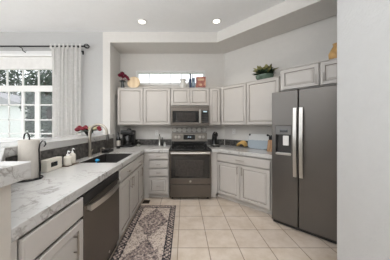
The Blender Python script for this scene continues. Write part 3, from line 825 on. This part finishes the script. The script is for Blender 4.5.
def leaf(b, base, d, L, w2, droop=.3):
    base = Vector(base); d = Vector(d).normalized(); sd = d.cross(Vector((0, 0, 1)))
    if sd.length < .01: sd = Vector((1, 0, 0))
    sd.normalize(); prev = None
    for i in range(5):
        u = i/4; ww = w2*math.sin(PI*(.08+.86*u)); p = base+d*L*u-Vector((0, 0, droop*L*u*u))
        cur = [b.bm.verts.new(p-sd*ww+Vector((0, 0, ww*.3))), b.bm.verts.new(p), b.bm.verts.new(p+sd*ww+Vector((0, 0, ww*.3)))]
        if prev:
            for k in range(2): b.bm.faces.new((prev[k], prev[k+1], cur[k+1], cur[k]))
        prev = cur
rnd = random.Random(3)
for k, (dx, dy, dz, m_, r) in enumerate([(-.165, -.02, .10, FRED, .058), (-.115, -.05, .125, FRED, .06), (-.065, .03, .135, FRED, .055), (-.05, -.07, .115, FRED, .05), (-.01, -.02, .115, FRED, .045),
                      (.045, -.02, .115, FCR, .06), (.075, .04, .135, FCR, .055), (.11, -.02, .12, FCR, .045), (.155, .02, .125, FRED, .052), (.185, -.01, .10, FRED, .042)]):
    b = B(); blossom(b, (dx, dy, dz-.02), r, rnd, 20); b.ball((dx, dy, dz-.005), r*.7, r*.7, r*.55, n=8); b.out('blossom', m_, t)
b = B()
for k in range(26):
    a = rnd.uniform(0, 2*PI); leaf(b, (0, 0, .06), (math.cos(a), math.sin(a)*.6, rnd.uniform(0, .5)), rnd.uniform(.11, .19), .022, .25)
b.out('foliage', LG, t)

# wine bottle
t = thing('wine_bottle', 'dark wine bottle with white label beside black coffee maker', 'bottle', (-1.235, 3.235, .9155))
B().lathe([(0, 0), (.035, 0), (.037, .004), (.037, .18), (.033, .205), (.015, .235), (.0135, .30), (.016, .302), (.016, .312), (0, .312)], n=24).out('glass', BLACKG, t)
B().lathe([(.0375, .05), (.0378, .05), (.0378, .15), (.0375, .15)], n=24).out('bottle_label', PAPER, t)
# coffee maker black
t = thing('coffee_maker', 'large black drip coffee maker in the back left corner', 'coffee maker', (-1.145, 3.52, .9155))
B().box(-.12, .12, -.13, .13, 0, .035).out('base', BLACK, t, bevel=.012)
B().box(-.12, .12, -.01, .13, .035, .30).out('water_tank', BLACK, t, bevel=.02)
hd_ = B().box(-.125, .125, -.12, .13, .25, .335).out('brew_head', BLACK, t, bevel=.025)
B().lathe([(0, .335), (.05, .335), (.045, .36), (.02, .375), (0, .375)], (.02, 0, 0), 20).out('lid_knob', BLACK, hd_)
B().box(-.015, .045, -.03, .03, .375, .395).out('lid_clip', NICKEL, hd_, bevel=.006)
cf = B().lathe([(0, .037), (.085, .037), (.098, .07), (.094, .16), (.07, .21), (.07, .235), (0, .235)], (0.01, -.05, 0), 24).out('carafe', BLACKG, t)
B().tube([(-.07, -.06, .18), (-.115, -.08, .17), (-.118, -.08, .10), (-.08, -.06, .07)], .009, 8).out('carafe_handle', BLACK, cf)
# clear jar
GL2 = glass('clear_glass', (.82, .82, .80), .05)
t = thing('glass_jar', 'small clear glass jar with knobbed lid near black coffee maker', 'jar', (-.945, 3.58, .9155))
B().lathe([(0, 0), (.045, 0), (.05, .01), (.046, .05), (.022, .085), (.024, .09), (.024, .10), (.019, .10), (.017, .085), (.042, .048), (.045, .012), (0, .006)], n=24).out('jar_body', GL2, t)
B().lathe([(0, .101), (.027, .101), (.02, .112), (.008, .118), (.01, .128), (0, .132)], n=20).out('lid', SILVER, t)
B().lathe([(0, .008), (.04, .012), (.038, .035), (0, .04)], n=20).out('contents', WHITEP, t)
# mills left of range
t = thing('pepper_mill', 'tall slim steel mill standing left of range', 'pepper mill', (-.515, 3.62, .9155))
B().lathe([(0, 0), (.024, 0), (.024, .012), (.019, .02), (.019, .16), (.023, .165), (.023, .20), (.012, .21), (0, .215)], n=20).out('mill_body', SILVER, t)
B().lathe([(0, .214), (.008, .214), (.008, .245), (0, .248)], n=12).out('crank_post', BLACK, t)
t = thing('utensil_bottle', 'thin black bottle between the steel mill and white shaker', 'bottle', (-.462, 3.66, .9155))
B().lathe([(0, 0), (.018, 0), (.018, .11), (.008, .135), (.008, .16), (0, .16)], n=16).out('bottle', BLACKG, t)
B().lathe([(0, .160), (.010, .160), (.010, .176), (0, .176)], n=12).out('cap', BLACK, t)
t = thing('salt_shaker', 'short white shaker nearest the range on left counter', 'shaker', (-.405, 3.60, .9155))
B().lathe([(0, 0), (.022, 0), (.018, .06), (0, .06)], n=18).out('shaker_body', WHITEP, t)
B().lathe([(0, .061), (.018, .061), (.016, .08), (.006, .09), (0, .09)], n=18).out('cap', SILVER, t)

# outlets
def outlet(label, loc, rot):
    t = thing('wall_outlet', label, 'outlet', loc, rot)
    pl = B().box(-.036, .036, -.007, -.0005, -.058, .058).out('cover_plate', WHITEP, t, bevel=.003)
    for z in (-.027, .027):
        q = B().box(-.017, .017, -.009, -.007, z-.017, z+.017).out('socket', WHITEP, pl, bevel=.002)
        B().box(-.008, -.005, -.0095, -.0085, z-.004, z+.008).box(.005, .008, -.0095, -.0085, z-.004, z+.008).out('slot', BLACK, pl, smooth=False)
outlet('white outlet on back wall left of range', (-.60, 3.79, 1.185), 0)
outlet('white outlet on short left wall return above bar end', (-1.41, 3.52, 1.20), PI/2)
ox, oy = solve(234, 4.685)
outlet('white outlet on angled wall above the bananas', (ox, oy, 1.225), -PI/4)

# ------------------------------------------------------------------ right counter items
t = thing('pod_coffee_machine', 'slim black curved pod coffee machine right of range', 'coffee machine', (.645, 3.56, .9155))
B().poly([(-.07+.02*(1-math.cos(a)) if 0 else x, y) for a, x, y in [(0, -.07, -.13), (0, .07, -.13), (0, .08, -.05), (0, .08, .10), (0, .05, .14), (0, -.05, .14), (0, -.08, .10), (0, -.08, -.05)]], 0, .035).out('base', BLACK, t, bevel=.008)
b = B().tube([(0, .09, .02), (0, .11, .10), (0, .10, .18), (0, .06, .235), (0, 0, .255), (0, -.06, .25), (0, -.10, .225)], .05, 16, radii=[.06, .055, .052, .052, .05, .046, .036])
b.out('arched_body', BLACK, t)
B().lathe([(0, .155), (.022, .155), (.026, .21), (0, .21)], (0, -.075, 0), 16).out('spout', BLACK, t)
B().box(-.05, .05, -.12, -.02, .036, .044).out('drip_grid', SILVER, t, bevel=.002)
B().tube([(-.03, -.11, .26), (0, -.06, .30), (.03, -.02, .30)], .007, 8).out('lever', SILVER, t)

# bananas
BAN = plain('banana_peel', (.60, .38, .12), .5, vary=.25, scale=20)
bx, by = solve(241.5, 4.685-.16/R2)
for i in range(4):
    t = thing('banana', ['front banana of the small bunch on the angled counter', 'second banana from the front in the bunch',
              'third banana from the front in the bunch', 'rear banana of the bunch, against the angled backsplash'][i], 'banana', (bx-.03*R2*1+ (i*.034)*R2, by-.03*R2+(i*.034)*R2, .9165), -PI/4, group='bananas in the bunch')
    r = .0165
    pts = [(-.078*math.cos(a), 0, r+.008 + .066*math.sin(a)*(1+.14*i)) for a in [PI*(k/10) for k in range(11)]]
    B().tube(pts, r, 10, radii=[.006, .012, .0155, .017, .0175, .0175, .0175, .017, .0155, .011, .006]).out('peel', BAN, t)
    B().tube([pts[-1], (pts[-1][0]+.014, 0, pts[-1][2]+.012)], .005, 6).out('stem', plain('banana_stem', (.16, .12, .04), .7), t)

# cutting board
def board():
    m, nt, p = new_mat('frosted_board')
    tc = N(nt, 'ShaderNodeTexCoord'); sx = N(nt, 'ShaderNodeSeparateXYZ'); nt.links.new(tc.outputs['Object'], sx.inputs[0])
    no = N(nt, 'ShaderNodeTexNoise'); no.inputs['Scale'].default_value = 18; nt.links.new(tc.outputs['Object'], no.inputs['Vector'])
    ad = N(nt, 'ShaderNodeMath', operation='MULTIPLY_ADD'); nt.links.new(no.outputs[0], ad.inputs[0]); ad.inputs[1].default_value = .03; nt.links.new(sx.outputs[2], ad.inputs[2])
    gt = N(nt, 'ShaderNodeMath', operation='GREATER_THAN'); nt.links.new(ad.outputs[0], gt.inputs[0]); gt.inputs[1].default_value = .175
    mx = N(nt, 'ShaderNodeMix', data_type='RGBA'); mx.inputs['A'].default_value = (.34, .40, .45, 1); mx.inputs['B'].default_value = (.56, .57, .56, 1)
    nt.links.new(gt.outputs[0], mx.inputs['Factor']); nt.links.new(mx.outputs['Result'], p.inputs['Base Color']); p.inputs['Roughness'].default_value = .25
    return m
ctx_ = diag(diag_t(247.5, .11), .11)
t = thing('cutting_board', 'pale blue-grey rounded glass cutting board leaning on angled wall', 'cutting board', (*ctx_, .9165), -PI/4)
t.rotation_euler = (math.radians(-9), 0, -PI/4)
bw = .385; bh = .275; rr = .07
pl = []
for cx, cz, a0 in ((bw-rr, rr, -PI/2), (bw-rr, bh-rr, 0), (rr, bh-rr, PI/2), (rr, rr, PI)):
    for k in range(6): pl.append((cx+rr*math.cos(a0+k*PI/10), cz+rr*math.sin(a0+k*PI/10)))
B().poly(pl, -.004, .004, plane='xz').out('board', board(), t, bevel=.002, smooth=False)
for x, z in ((.03, bh-.02), (bw-.03, bh-.02)):
    B().ball((x, 0, z), .022, .008, .022).out('corner_foot', BLACK, t)

# knife block
kx, ky = diag(diag_t(270.8, .26), .26)
t = thing('knife_block', 'wooden knife block with black handles tucked beside refrigerator', 'knife block', (kx, ky, .9165), -PI/4)
B().poly([(-.06, 0), (.05, 0), (.09, .14), (-.0, .19)], -.045, .045, plane='yz').out('block', WOODM, t, bevel=.004, smooth=False)
kb = [(0, 0)]
for i in range(3):
    for j in range(2):
        x = -.028+.028*i; y0 = .02+.035*j; z0 = .183-.022*j
        B().box(x-.007, x+.007, y0-.010, y0+.010, z0-.012, z0+.085).out('knife_handle', BLACK, t, bevel=.003)

# ------------------------------------------------------------------ on top of cabinets
TOPZ = UT+.0
t = thing('flower_vase', 'dark glass vase with maroon flowers atop the leftmost upper cabinet', 'vase', (-1.255, 3.52, TOPZ+.0015))
VG = plain('smoky_vase', (.035, .04, .042), .15, vary=.2)
B().lathe([(0, 0), (.04, 0), (.044, .01), (.036, .06), (.026, .11), (.040, .165), (.035, .165), (.021, .11), (.03, .06), (0, .015)], n=24).out('vase_body', VG, t)
MAR = plain('maroon_petals', (.20, .006, .035), .65, vary=.3, scale=40)
for dx, dy, dz, r in ((-.06, 0, .265, .06), (.0, -.02, .29, .065), (.05, .01, .255, .055), (.095, -.01, .22, .05), (.12, -.01, .185, .04), (-.01, .03, .24, .05)):
    b = B(); b.ball((dx, dy, dz), r*.6, r*.6, r*.42, n=8); blossom(b, (dx, dy, dz-.01), r*.95, rnd, 24)
    b.tube([(0, 0, .1), (dx*.5, dy*.5, .19), (dx, dy, dz-.02)], .003, 5)
    b.out('flower', MAR, t)
b = B()
for k in range(14):
    a = rnd.uniform(0, 6.28); leaf(b, (0, 0, .15), (math.cos(a), math.sin(a), .5), .09, .014, .6)
b.out('foliage', LG, t)

t = thing('wood_round', 'round light wood slice leaning beside the maroon flower vase', 'wood slice', (-1.035, 3.52, TOPZ+.008))
t.rotation_euler = (math.radians(-10), 0, 0)
B().lathe([(0, -.012), (.117, -.012), (.121, -.008), (.121, .008), (.117, .012), (0, .012)], (0, 0, .121), 32, 'y').out('slice', WOOD, t)
B().tube([(.119*math.cos(a), 0, .121+.119*math.sin(a)) for a in [2*PI*i/32 for i in range(32)]], .0132, 8, closed=True).out('bark_rim', plain('light_bark', (.66, .52, .33), .8, vary=.3), t)

t = thing('pitcher', 'white ceramic pitcher in front of clerestory window', 'pitcher', (-.02, 3.52, TOPZ+.0015))
PIT = plain('pitcher_glaze', (.60, .59, .56), .25)
t.scale = (1.08, 1.08, 1.1)
B().lathe([(0, 0), (.055, 0), (.072, .03), (.070, .075), (.048, .125), (.046, .15), (.055, .172), (.050, .172), (.041, .15), (.043, .125), (.064, .075), (.062, .03), (0, .01)], n=28).out('pitcher_body', PIT, t)
B().tube([(.045, 0, .15), (.085, 0, .155), (.10, 0, .12), (.09, 0, .075), (.066, 0, .05)], .008, 8).out('handle', PIT, t)
B().tube([(-.04, 0, .155), (-.058, 0, .165), (-.068, 0, .174)], .01, 8, radii=[.016, .012, .005]).out('spout', PIT, t)

NAVY = plain('navy_glass', (.02, .035, .08), .2); SLB = plain('slate_blue', (.09, .13, .19), .5)
t = thing('blue_bottle', 'slim navy bottle standing between the pitcher and blue box', 'bottle', (.128, 3.52, TOPZ+.0015))
B().lathe([(0, 0), (.026, 0), (.028, .005), (.028, .17), (.018, .20), (.014, .215), (.014, .285), (.018, .287), (.018, .30), (0, .30)], n=20).out('bottle_body', NAVY, t)
t = thing('storage_tin', 'slate blue lidded tin beside red cookbook', 'tin', (.192, 3.52, TOPZ+.0015))
B().box(-.030, .030, -.03, .03, 0, .185).out('tin_body', SLB, t, bevel=.004)
B().box(-.032, .032, -.032, .032, .187, .212).out('lid', SLB, t, bevel=.004)
B().box(-.022, .022, -.0315, -.0300, .05, .13).out('tin_label', plain('pale_label', (.25, .32, .40), .6), t, smooth=False)

def cover():
    m, nt, p = new_mat('cookbook_cover'); L = nt.links.new
    tc = N(nt, 'ShaderNodeTexCoord'); v = N(nt, 'ShaderNodeTexVoronoi'); v.inputs['Scale'].default_value = 18
    L(tc.outputs['Object'], v.inputs['Vector']); cr = N(nt, 'ShaderNodeValToRGB'); e = cr.color_ramp.elements
    sp = N(nt, 'ShaderNodeSeparateColor'); L(v.outputs['Color'], sp.inputs[0])
    e[0].color = (.16, .03, .025, 1); e[1].color = (.45, .22, .13, 1); k = e.new(.5); k.color = (.30, .08, .05, 1)
    L(sp.outputs[0], cr.inputs['Fac']); L(cr.outputs['Color'], p.inputs['Base Color']); p.inputs['Roughness'].default_value = .4
    return m
t = thing('cookbook', 'red picture cookbook standing on cabinet above microwave', 'book', (.345, 3.52, TOPZ+.0018), math.radians(-8))
B().box(-.098, .098, -.016, -.013, 0, .235).box(-.098, .098, .013, .016, 0, .235).box(-.098, -.094, -.013, .013, 0, .235).out('cover', cover(), t, smooth=False)
B().box(-.093, .094, -.0125, .0125, .004, .230).out('pages', PAPER, t, smooth=False)
B().poly([(.03*math.cos(a)-.0+.0, .075+.024*math.sin(a)) for a in [2*PI*i/20 for i in range(20)]], -.0168, -.016, plane='xz').box(-.065, .065, -.0168, -.016, .16, .20).out('cover_picture', plain('cover_picture', (.50, .32, .20), .5, vary=.2), t, smooth=False)

# potted plant on the angled upper
px_, py_ = diag(diag_t(264.5, .185), .185)
t = thing('potted_plant', 'bushy green succulent in glazed green pot atop angled cabinet', 'plant', (px_, py_, 2.1195), -PI/4)
t.scale = (1.05, 1.0, 1.12)
POT = plain('green_glaze', (.12, .175, .135), .2, vary=.35, scale=12)
B().lathe([(0, 0), (.085, 0), (.10, .01), (.135, .06), (.14, .09), (.133, .092), (.125, .07), (0, .06)], n=32).out('pot', POT, t)
SUC = plain('succulent_leaf', (.30, .29, .12), .5, vary=.6, scale=14)
DK = plain('dark_succulent_leaf', (.03, .055, .03), .5, vary=.4, scale=10)
for m_, n_, z_, L1 in ((DK, 100, .085, .15), (SUC, 85, .095, .185)):
    b = B()
    for k in range(n_):
        a = rnd.uniform(0, 2*PI); e = rnd.uniform(.15, 1.3) if m_ is DK else rnd.uniform(.5, 1.4)
        r0 = rnd.uniform(0, .09); base = (r0*math.cos(a), r0*math.sin(a), z_+rnd.uniform(0, .02))
        leaf(b, base, (math.cos(a)*math.cos(e), min(.35, math.sin(a)*math.cos(e)), math.sin(e)), rnd.uniform(.7, 1.0)*L1, rnd.uniform(.022, .040), .2)
    b.out('leaves', m_, t)

vx, vy = solve(337.0, 4.685-.42/R2)
t = thing('tan_vase', 'tan clay vase atop refrigerator cabinet, cut off by right wall', 'vase', (vx, vy, 2.137))
B().lathe([(0, 0), (.05, 0), (.08, .06), (.085, .12), (.05, .19), (.035, .22), (.045, .24), (.038, .24), (.028, .22), (.04, .19), (.07, .12), (0, .02)], n=28).out('vase_body', plain('tan_clay', (.55, .33, .12), .6, vary=.15), t)

# ------------------------------------------------------------------ recessed lights
for px, py, lab in ((142, 21.5, 'left round recessed ceiling downlight'), (216.5, 21, 'right round recessed ceiling downlight')):
    y = 172*(CZ-1.35)/(125.3-py); x = (px-184)/172*y
    t = thing('recessed_light', lab, 'ceiling light', (x, y, CZ), group=None)
    B().lathe([(.062, -.001), (.085, -.001), (.088, -.006), (.064, -.012), (.058, -.003)], n=32).out('trim_ring', TRIM, t)
    B().lathe([(0, -.004), (.0575, -.004), (.0575, -.001), (0, -.001)], n=32).out('lamp_lens', emit('lamp_glow', (1, .95, .85), 2.5), t)
    l = bpy.data.lights.new('downlight', 'SPOT'); l.energy = 30; l.spot_size = math.radians(105); l.spot_blend = .8; l.shadow_soft_size = .05; l.color = (1, .91, .78)
    lo = bpy.data.objects.new('downlight', l); COL.objects.link(lo); lo.location = (x, y, CZ-.03)

# ------------------------------------------------------------------ rug, register
ry0, ry1, rx0, rx1 = 1.05, 2.886, -.735, -.134
L0 = (ry1-ry0)/2; hw_ = (rx1-rx0)/2
o = B().box(-hw_, hw_, -L0, L0, 0, .008).out('runner_rug', rug_mat(hw_, L0), loc=((rx0+rx1)/2, (ry0+ry1)/2, .0005), bevel=.002, smooth=False)
tag(o, 'worn grey and cream patterned runner rug on tile floor', 'rug')
t = thing('floor_register', 'dark metal floor vent register near the corner cabinet', 'floor vent', (-.665, 3.03, .0005))
b = B().box(-.06, .06, -.065, .065, 0, .004)
b.out('register_plate', plain('bronze_metal', (.02, .014, .01), .5, .6), t, bevel=.001)
b = B()
for k in range(8): b.box(-.05, .05, -.058+k*.0155, -.050+k*.0155, .0042, .0065)
b.out('louvre', plain('bronze_louvre', (.035, .022, .015), .5, .6), t, smooth=False)
